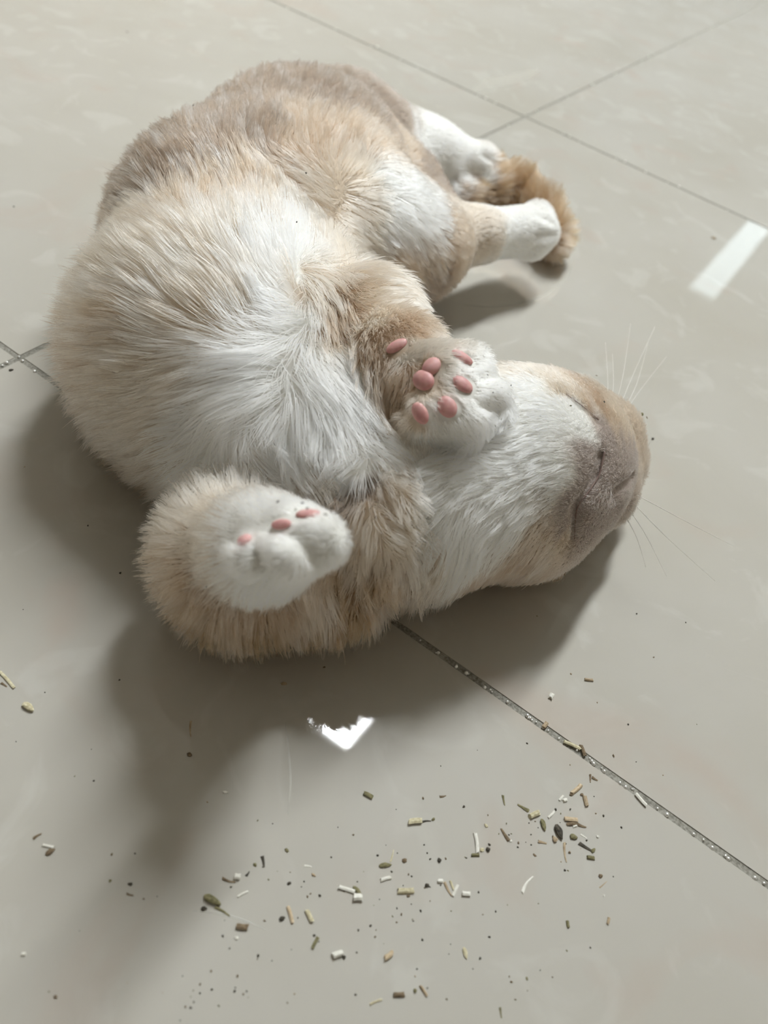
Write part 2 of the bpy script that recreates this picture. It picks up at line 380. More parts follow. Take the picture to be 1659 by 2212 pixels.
def idw(P, C, vals, power, chunk=20000):
    out = []
    for s in range(0, len(P), chunk):
        d2 = ((P[s:s + chunk, None, :] - C[None]) ** 2).sum(-1) + 2e-6
        w = d2 ** (-power / 2); w /= w.sum(1, keepdims=True); out.append(w @ vals)
    return np.concatenate(out)

def coat_colour(P):
    # an irregular coat edge
    Q = P + 0.004 * np.stack([np.sin(P[:, 1] * 310 + 5 * np.sin(P[:, 2] * 130)), np.sin(P[:, 0] * 290 + 4 * np.sin(P[:, 1] * 150)), np.sin(P[:, 0] * 170 + P[:, 1] * 230)], 1)
    c = idw(Q, CP, CC, 5.0)
    back = np.clip((0.030 - P[:, 2]) / 0.022, 0, 1)[:, None]         # the back, lying on the floor, is orange
    paw = (idw(P, SP, SL[:, None], 4.0) < 0.0062)
    back = np.where(paw, 0, back) * 0.85
    c = c * (1 - back) + np.array(O_) * back
    lum = c.mean(1, keepdims=True)
    return 0.9 * (c / 0.84) ** 1.15 * (lum / 0.83) ** 0.8

cat = tag(link(bpy.data.objects.new('cat', None)), 'cream and white long-haired cat lying on its back, chin up, paws raised', 'cat')
cat.location = (0.12, 0.17, 0)
def child(o):
    o.parent = cat; o.matrix_parent_inverse = Matrix.Translation(-cat.location); return o

skin_m = bpy.data.materials.new('coat under the fur'); skin_m.use_nodes = True
_b = skin_m.node_tree.nodes['Principled BSDF']; _a = skin_m.node_tree.nodes.new('ShaderNodeAttribute'); _a.attribute_name = 'coat'
skin_m.node_tree.links.new(_a.outputs['Color'], _b.inputs['Base Color']); _b.inputs['Roughness'].default_value = 0.85
_b.inputs['Specular IOR Level'].default_value = 0.1
body = mesh_obj('body', BV, BF.tolist(), skin_m, None, True); child(body)
vc = coat_colour(BV)
at_ = body.data.attributes.new('coat', 'FLOAT_COLOR', 'POINT')
at_.data.foreach_set('color', np.concatenate([vc * 0.92, np.ones((len(vc), 1))], 1).astype(np.float32).ravel())

# ---- pads
PADS = [  # x y long-px wide-px angle(deg, in the picture) lift
 ('upper', 857, 748, 20, 13, -20), ('upper', 932, 792, 19, 16, -30), ('upper', 915, 822, 22, 19, 20), ('upper', 998, 772, 21, 12, 20),
 ('upper', 999, 831, 23, 13, 30), ('upper', 966, 879, 23, 16, 50), ('upper', 908, 893, 22, 14, 50),
 ('lower', 608, 1133, 23, 10, 8), ('lower', 528, 1167, 13, 14, 0), ('lower', 665, 1111, 24, 12, 10)]
pad_m = new_mat('pink paw pad skin', (0.62, 0.27, 0.25), 0.5, Subsurface_Weight=0.15, Subsurface_Scale=0.003)
noise_tint(pad_m, (0.64, 0.31, 0.30), (0.74, 0.42, 0.40), 350, 3, 'Object', 0.3)
pp, pok = cast([(p[1], p[2]) for p in PADS]); PN = grad(pp)
PADR = []
for (leg, x, y, a, b, ang), p, n in zip(PADS, pp, PN):
    s = depth_of(p) / FPX
    dx = CAM_ROT[:, 0] * math.cos(math.radians(ang)) + CAM_ROT[:, 1] * math.sin(math.radians(ang))
    dx = dx - (dx @ n) * n; dx /= np.linalg.norm(dx); dy = np.cross(n, dx)
    bm = bmesh.new(); bmesh.ops.create_uvsphere(bm, u_segments=20, v_segments=12, radius=1)
    Ra, Rb = a * s * 1.18, b * s * 1.2
    for v in bm.verts:
        bulge = 1 + 0.08 * math.sin(2 * math.atan2(v.co.y, v.co.x) + a)
        q = p + n * 0.0002 + dx * v.co.x * Ra * bulge + dy * v.co.y * Rb * bulge + n * v.co.z * min(Ra, Rb) * 0.58
        v.co = Vector(q)
    o = child(bm_obj('paw_pad', bm, pad_m, None, True))
    PADR.append((p, max(Ra, Rb) * 1.08))

# ---- fur as hair strands
def make_fur(nstr=330000, nclump=26000, seg=6):
    tri = np.concatenate([BF[:, [0, 1, 2]], BF[:, [0, 2, 3]]])
    A, B, C = BV[tri[:, 0]], BV[tri[:, 1]], BV[tri[:, 2]]
    ar = np.linalg.norm(np.cross(B - A, C - A), axis=1)
    ar = ar * (A[:, 2] > 0.0035)
    cen = (A + B + C) / 3
    ln = idw(cen, SP, SL[:, None], 3.0)[:, 0]
    dens = np.clip(0.010 / ln, 0.75, 2.6)
    def sample(n, w):
        t = rng.choice(len(tri), n, p=w / w.sum())
        u, v = rng.random(n), rng.random(n); f = u + v > 1; u[f], v[f] = 1 - u[f], 1 - v[f]
        return A[t] + u[:, None] * (B - A)[t] + v[:, None] * (C - A)[t]
    def shape(P, jitter):
        n = grad(P)
        T = idw(P, SP, SD, 4.0); Ln = idw(P, SP, SL[:, None], 4.0)[:, 0]; La = idw(P, SP, SA[:, None], 4.0)[:, 0]
        T += 0.16 * np.stack([np.sin(P[:, 1] * 190 + P[:, 0] * 70), np.sin(P[:, 2] * 210 + P[:, 1] * 90), np.sin(P[:, 0] * 230 + P[:, 2] * 60)], 1)
        T -= (T * n).sum(1, keepdims=True) * n; T /= np.linalg.norm(T, axis=1, keepdims=True) + 1e-9
        T += jitter * rng.normal(size=T.shape); T -= (T * n).sum(1, keepdims=True) * n; T /= np.linalg.norm(T, axis=1, keepdims=True)
        return n, T, Ln, La
    CPn = sample(nclump, ar * dens); Pn = sample(nstr, ar * dens)
    keep = np.ones(len(Pn), bool)
    for p, r in PADR: keep &= np.linalg.norm(Pn - p, axis=1) > r
    Pn = Pn[keep]
    kd = kdtree.KDTree(len(CPn))
    for i, p in enumerate(CPn): kd.insert(p, i)
    kd.balance()
    own = np.array([kd.find(p)[1] for p in Pn])
    def paths(P, n, T, Ln, La):
        u = np.linspace(0, 1, seg)
        pts = [P - n * 0.0006]; cur = P - n * 0.0006
        for s in range(1, seg):
            a = La * (0.72 + 0.5 * u[s])                  # leans over more towards the tip
            d = n * np.cos(a)[:, None] + T * np.sin(a)[:, None]
            d[:, 2] -= 0.18 * u[s] * np.clip(Ln / 0.02, 0, 1.2)
            cur = cur + d * (Ln / (seg - 1))[:, None]
            cur[:, 2] = np.maximum(cur[:, 2], 0.0006)
            pts.append(cur.copy())
        return np.stack(pts, 1)
    n, T, Ln, La = shape(CPn, 0.10)
    cl = Ln * rng.uniform(0.8, 1.2, len(Ln)); CS = paths(CPn, n, T, cl, np.clip(La + rng.normal(0, 0.12, len(La)), 0.3, 1.45))
    n, T, Ln, La = shape(Pn, 0.05)
    fly = rng.random(len(Pn)) < 0.02
    sl = Ln * rng.uniform(0.7, 1.08, len(Ln)) * np.where(fly, 1.25, 1)
    ST = paths(Pn, n, T, sl, np.clip(La + rng.normal(0, 0.07, len(La)), 0.25, 1.45))
    amt = np.where(fly, 0.1, rng.uniform(0.3, 0.7, len(Pn))) * np.clip(Ln / 0.012, 0.35, 1)
    u = np.linspace(0, 1, seg)[None, :, None]
    off = CS[own] - CS[own][:, :1]
    target = Pn[:, None] + off + (CPn[own] - Pn)[:, None] * (u ** 1.3)
    ST = ST * (1 - amt[:, None, None] * u) + target * (amt[:, None, None] * u)
    ST[:, 1:] += rng.normal(0, 0.00016, ST[:, 1:].shape) * u[:, 1:]
    ST[:, :, 2] = np.maximum(ST[:, :, 2], 0.0005)
    col = coat_colour(Pn)
    Lc = idw(Pn, SP, SL[:, None], 4.0)[:, 0]
    wild = np.clip((Lc - 0.006) / 0.016, 0, 1)                   # long side fur is the most mottled
    tanness = np.clip((0.82 - col[:, 1]) / 0.25, 0, 1)
    cj = rng.normal(0, 1, nclump)[own]
    big = np.sin(Pn[:, 0] * 260 + 3 * np.sin(Pn[:, 2] * 120)) * np.sin(Pn[:, 1] * 240 + 2 * np.sin(Pn[:, 0] * 140))
    v = (0.35 * cj + 0.65 * big) * wild * tanness
    col = col * (1 + 0.03 * rng.normal(size=len(Pn)) + 0.02 * cj)[:, None]
    dark = np.clip(v, 0, 1)[:, None] * 0.65; lite = np.clip(-v, 0, 1)[:, None] * 0.6
    col = col * (1 - dark) + np.array((.30, .20, .13)) * dark
    col = col * (1 - lite) + np.array((.86, .83, .79)) * lite
    col = np.clip(col, 0, 0.93)
    warm = np.array((.62, .43, .28)) ** 0.8
    col = np.where(tanness[:, None] < 0.1, np.minimum(col * 1.10, 0.955), col)
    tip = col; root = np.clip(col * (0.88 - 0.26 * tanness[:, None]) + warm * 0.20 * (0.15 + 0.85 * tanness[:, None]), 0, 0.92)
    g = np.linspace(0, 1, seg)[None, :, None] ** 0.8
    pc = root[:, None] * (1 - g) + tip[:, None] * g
    m = len(Pn)
    hc = bpy.data.hair_curves.new('fur')
    hc.add_curves([seg] * m)
    hc.attributes['position'].data.foreach_set('vector', ST.astype(np.float32).ravel())
    base = np.where(Ln < 0.006, 0.00009, 0.00013) * rng.uniform(0.8, 1.2, m)
    rad = base[:, None] * np.array([1.0, 1.0, 0.95, 0.8, 0.55, 0.12])[None, :seg]
    ra = hc.attributes.get('radius') or hc.attributes.new('radius', 'FLOAT', 'POINT')
    ra.data.foreach_set('value', rad.astype(np.float32).ravel())
    ca = hc.attributes.new('coat', 'FLOAT_COLOR', 'POINT')
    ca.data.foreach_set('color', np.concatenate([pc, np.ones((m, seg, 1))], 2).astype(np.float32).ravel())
    na_ = hc.attributes.new('lay', 'FLOAT_VECTOR', 'POINT')
    na_.data.foreach_set('vector', np.repeat(n[:, None], seg, 1).astype(np.float32).ravel())
    fm = bpy.data.materials.new('cat fur'); fm.use_nodes = True
    nt = fm.node_tree; nt.nodes.clear(); L = nt.links
    out = nt.nodes.new('ShaderNodeOutputMaterial'); at2 = nt.nodes.new('ShaderNodeAttribute'); at2.attribute_name = 'coat'
    ph = nt.nodes.new('ShaderNodeBsdfHairPrincipled'); ph.model = 'CHIANG'; ph.parametrization = 'COLOR'
    ph.inputs['Roughness'].default_value = 0.55; ph.inputs['Radial Roughness'].default_value = 0.75; ph.inputs['Coat'].default_value = 0.0
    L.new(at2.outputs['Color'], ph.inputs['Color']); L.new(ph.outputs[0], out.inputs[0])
    hc.materials.append(fm)
    o = link(bpy.data.objects.new('fur', hc)); child(o); tag(o, kind='stuff')
    return o
make_fur()

# ---- whiskers, nose
whisk_m = new_mat('whisker', (0.85, 0.83, 0.78), 0.35)
def tube(pts, r0, r1, n=5):
    pts = [np.asarray(p, float) for p in pts]
    # smooth through the points
    P = []
    for i in range(len(pts) - 1):
        p0, p1, p2, p3 = pts[max(i - 1, 0)], pts[i], pts[i + 1], pts[min(i + 2, len(pts) - 1)]
        for t in np.linspace(0, 1, 6, endpoint=False):
            P.append(0.5 * ((2 * p1) + (-p0 + p2) * t + (2 * p0 - 5 * p1 + 4 * p2 - p3) * t * t + (-p0 + 3 * p1 - 3 * p2 + p3) * t ** 3))
    P.append(pts[-1]); V, F = [], []
    for i, p in enumerate(P):
        d = P[min(i + 1, len(P) - 1)] - P[max(i - 1, 0)]; d /= np.linalg.norm(d)
        a = np.cross(d, (0.3, 0.2, 0.9)); a /= np.linalg.norm(a); b = np.cross(d, a); r = r0 + (r1 - r0) * i / (len(P) - 1)
        for k in range(n): V.append(p + r * (a * math.cos(k * math.tau / n) + b * math.sin(k * math.tau / n)))
    for i in range(len(P) - 1):
        for k in range(n): F.append((i * n + k, i * n + (k + 1) % n, (i + 1) * n + (k + 1) % n, (i + 1) * n + k))
    F.append(tuple(range(n))[::-1]); F.append(tuple(range(len(P) * n - n, len(P) * n)))
    return V, F
WHISK = [[(1318, 880, .050), (1325, 830, .055), (1323, 765, .055)], [(1325, 885, .050), (1345, 815, .058), (1362, 700, .060)],
 [(1335, 890, .050), (1365, 815, .055), (1415, 705, .058)], [(1342, 895, .048), (1375, 830, .050), (1400, 740, .050)],
 [(1310, 882, .050), (1313, 830, .055), (1308, 740, .060)], [(1340, 905, .046), (1385, 840, .046), (1440, 770, .045)],
 [(1362, 1080, .036), (1440, 1160, .030), (1545, 1255, .024)], [(1355, 1095, .034), (1395, 1155, .028), (1440, 1245, .020)],
 [(1345, 1105, .032), (1375, 1160, .024), (1395, 1225, .016)], [(1368, 1065, .038), (1470, 1120, .036), (1585, 1180, .030)]]
for w in WHISK: child(mesh_obj('whisker', *tube([at(*p) for p in w], 0.00022, 0.00006), whisk_m, None, True))
lip_m = new_mat('dark lip skin', (0.26, 0.18, 0.155), 0.6)
for k_, pts_ in enumerate(([(1304, 975), (1298, 1005), (1291, 1030), (1268, 1066), (1247, 1095), (1242, 1130), (1240, 1165)], [(1222, 852), (1240, 866), (1260, 880), (1292, 908)])):
    P_, o_ = cast(pts_)
    child(mesh_obj('lip_line', *tube(list(P_[o_] + grad(P_[o_]) * 0.0006), 0.0005 if k_ == 0 else 0.0002, 0.0002), lip_m, None, True))
nose_m = new_mat('pink nose leather', (0.55, 0.30, 0.28), 0.45)
bm = bmesh.new(); bmesh.ops.create_uvsphere(bm, u_segments=16, v_segments=10, radius=1)
npnt = at(1372, 1005, .030)
for v in bm.verts:
    w = 1 - 0.35 * max(0, -v.co.z)
    v.co = Vector(npnt) + Vector(CAM_ROT[:, 0]) * v.co.x * 0.0045 + Vector(CAM_ROT[:, 1]) * v.co.y * 0.0065 * w + Vector((0, 0, 1)) * v.co.z * 0.0045
child(bm_obj('nose', bm, nose_m, None, True))

# ------------------------------------------------------------------ grout glitter
fleck_m = new_mat('glitter', (0.97, 0.97, 0.95), 0.32, Metallic=0.75)
def on_grout(n, x=None, y=None, lo_=0, hi_=0.6):
    out = []
    for _ in range(n):
        t = rng.uniform(lo_, hi_); j = rng.uniform(-0.0006, 0.0006)
        out.append((x + j, t) if x is not None else (t, y + j))
    return out
SPOT = [(1350, 349), (1231, 294), (1217, 289), (1070, 222), (1050, 212), (815, 101), (1467, 403), (1395, 371), (1402, 122), (1279, 182), (1160, 240),
 (1098, 272), (41, 771), (15, 784), (5, 790), (75, 803), (49, 780), (947, 1410), (985, 1440), (1007, 1454), (1047, 1485), (1096, 1516), (1139, 1546),
 (1145, 1551), (1278, 1644), (1282, 1650), (1305, 1666), (1339, 1691), (1351, 1700), (1440, 1760), (1498, 1802), (1538, 1831), (1567, 1849), (1573, 1855), (1650, 1908), (1630, 1896)]
pts = [at(*p)[:2] for p in SPOT] + on_grout(34, y=0.0, lo_=0.2, hi_=0.46) + on_grout(14, y=0.6, lo_=-0.35, hi_=0.3) + on_grout(14, x=0.0, lo_=0.55, hi_=1.4)
bm = bmesh.new()
for i, p in enumerate(pts):
    r = (0.00085 if i < len(SPOT) else 0.0005) * rng.uniform(0.8, 1.2)
    bmesh.ops.create_icosphere(bm, subdivisions=2, radius=r, matrix=Matrix.Translation((p[0], p[1], -0.0003 + r * 0.35)))
g = bm_obj('glitter_fleck', bm, fleck_m, floor, True); g['kind'] = 'stuff'

# ------------------------------------------------------------------ dried residue and painted reflections on the tiles
smear_glare_m = new_mat('dried residue and painted glare', (0.74, 0.72, 0.65), 0.35, Alpha=0.30)  # also colours the strips that paint floor reflections
def smear_glare(pts, w, label):  # flat pale strip, used for residue and for painted reflections
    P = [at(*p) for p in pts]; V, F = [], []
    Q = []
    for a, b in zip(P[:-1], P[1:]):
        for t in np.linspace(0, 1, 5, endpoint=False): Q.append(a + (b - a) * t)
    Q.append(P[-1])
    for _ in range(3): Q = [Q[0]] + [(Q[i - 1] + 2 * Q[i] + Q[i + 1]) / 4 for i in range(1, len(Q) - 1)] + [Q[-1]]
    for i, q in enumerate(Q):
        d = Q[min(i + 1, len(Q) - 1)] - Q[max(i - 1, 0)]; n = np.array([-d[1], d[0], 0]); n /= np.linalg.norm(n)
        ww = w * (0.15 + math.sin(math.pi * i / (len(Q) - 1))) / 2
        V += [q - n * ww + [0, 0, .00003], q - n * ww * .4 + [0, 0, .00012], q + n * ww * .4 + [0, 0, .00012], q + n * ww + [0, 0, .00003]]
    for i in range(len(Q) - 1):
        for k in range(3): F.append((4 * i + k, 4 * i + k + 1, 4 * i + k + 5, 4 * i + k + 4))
    tag(mesh_obj('smear_glare', V, F, smear_glare_m, None, True), label, 'smear_glare')
smear_glare([(1236, 572), (1222, 602), (1180, 638), (1115, 660), (1050, 664), (1000, 658)], 0.0028, 'pale crescent-shaped mark on the tile beside the tail tip')  # pale curved strip, tapering at both ends
smear_glare([(1022, 196), (1060, 180), (1110, 168), (1166, 150)], 0.02, 'broad faint milky painted reflection above the joint crossing at the far side')  # reflection of room objects, painted as a wide pale strip
smear_glare([(617, 1560), (625, 1640), (628, 1700), (622, 1760)], 0.0014, 'thin upright painted reflection streak left of the bright lamp reflection')  # reflected streak of light, painted as a narrow pale strip
smear_glare([(418, 1968), (470, 1972), (520, 1985), (575, 2008)], 0.0012, 'thin faint smudge running under the green catnip bud')

# ------------------------------------------------------------------ catnip crumbs
def dry(name, c0, c1, rough=0.8): return noise_tint(new_mat(name, c0, rough), c0, c1, 900, 4, 'Object', 0.5)
MATS = {'straw': dry('straw stem', (.50, .44, .27), (.72, .67, .48)), 'white': dry('white pith', (.74, .72, .64), (.88, .86, .79)),
 'olive': dry('olive leaf', (.14, .13, .06), (.28, .25, .13)), 'brown': dry('brown bark', (.13, .09, .05), (.27, .20, .12)),
 'dark': dry('dark seed', (.035, .03, .022), (.10, .085, .06)), 'tan': dry('tan husk', (.36, .27, .17), (.50, .40, .27)), 'peach': dry('peach wood', (.55, .42, .26), (.68, .56, .40))}
def crumb_mesh(kind, L, w):
    """a small dry plant piece lying along +x, its underside at z = 0"""
    bm = bmesh.new(); hgt = w * (0.7 if kind in ('stem', 'chunk') else 0.45)
    if kind in ('stem', 'chunk', 'twig'):
        n, rings = 7, (4 if kind != 'twig' else 6)
        bend = rng.uniform(-0.035, 0.035) * L * (2.2 if kind == 'twig' else 1)
        prof = []; ridge = rng.uniform(0.82, 1.15, n)
        for i in range(rings):
            t = i / (rings - 1); k = 1.0 if kind != 'twig' else (1.1 - 0.65 * t)
            ring = []
            for j in range(n):
                a = math.tau * j / n; jit = rng.uniform(0.93, 1.07)
                x = (t - 0.5) * L + (rng.uniform(-0.25, 0.25) * w if i in (0, rings - 1) else 0)
                ring.append(bm.verts.new((x, bend * math.sin(math.pi * t) + math.cos(a) * w / 2 * k * ridge[j] * jit, hgt / 2 * (1 + math.sin(a) * ridge[j] * k * jit))))
            prof.append(ring)
        for a, b in zip(prof[:-1], prof[1:]):
            for j in range(n): bm.faces.new((a[j], a[(j + 1) % n], b[(j + 1) % n], b[j]))
        bm.faces.new(prof[0][::-1]); bm.faces.new(prof[-1])
    elif kind == 'bud':
        bmesh.ops.create_icosphere(bm, subdivisions=2, radius=1)
        for v in bm.verts:
            s_ = 1 + 0.22 * math.sin(v.co.x * 9 + 2) * math.sin(v.co.y * 8) + rng.uniform(-.12, .12)
            tp = 1 - 0.35 * v.co.x
            v.co = Vector((v.co.x * L / 2, v.co.y * w / 2 * s_ * tp, (v.co.z * s_ + 1) * hgt * .65))
        z = min(v.co.z for v in bm.verts)
        for v in bm.verts: v.co.z -= z
    elif kind == 'flake':
        n = 6; top, bot = [], []
        for j in range(n):
            a = math.tau * j / n; rr = rng.uniform(0.6, 1.1); x, y = math.cos(a) * L / 2 * rr, math.sin(a) * w / 2 * rr
            z = rng.uniform(0, hgt * .6)
            bot.append(bm.verts.new((x, y, z))); top.append(bm.verts.new((x * .9, y * .9, z + hgt * .4)))
        ct = bm.verts.new((0, 0, hgt)); cb = bm.verts.new((0, 0, 0))
        for j in range(n):
            k = (j + 1) % n
            bm.faces.new((bot[j], bot[k], top[k], top[j])); bm.faces.new((top[j], top[k], ct)); bm.faces.new((bot[k], bot[j], cb))
    bmesh.ops.recalc_face_normals(bm, faces=list(bm.faces))
    me = bpy.data.meshes.new(kind); bm.to_mesh(me); bm.free(); return me
NAMES = {'stem': 'stem_piece', 'chunk': 'pith_chunk', 'twig': 'twig', 'bud': 'dried_bud', 'flake': 'leaf_flake'}
def crumb(kind, colour, x0, y0, x1, y1, wpx, label, z=0.0, group=None):
    a, b = at(x0, y0, z), at(x1, y1, z); mid = (a + b) / 2; sc = depth_of(mid) / FPX
    w = wpx * sc; L = max(float(np.linalg.norm(b - a)), w)
    me = crumb_mesh(kind, L, w); me.materials.append(MATS[colour])
    o = link(bpy.data.objects.new(NAMES[kind], me)); o.location = (mid[0], mid[1], z)
    o.rotation_euler = (0, 0, math.atan2(b[1] - a[1], b[0] - a[0]) if (x0, y0) != (x1, y1) else rng.uniform(0, 6))
    return tag(o, label, 'catnip piece', group)
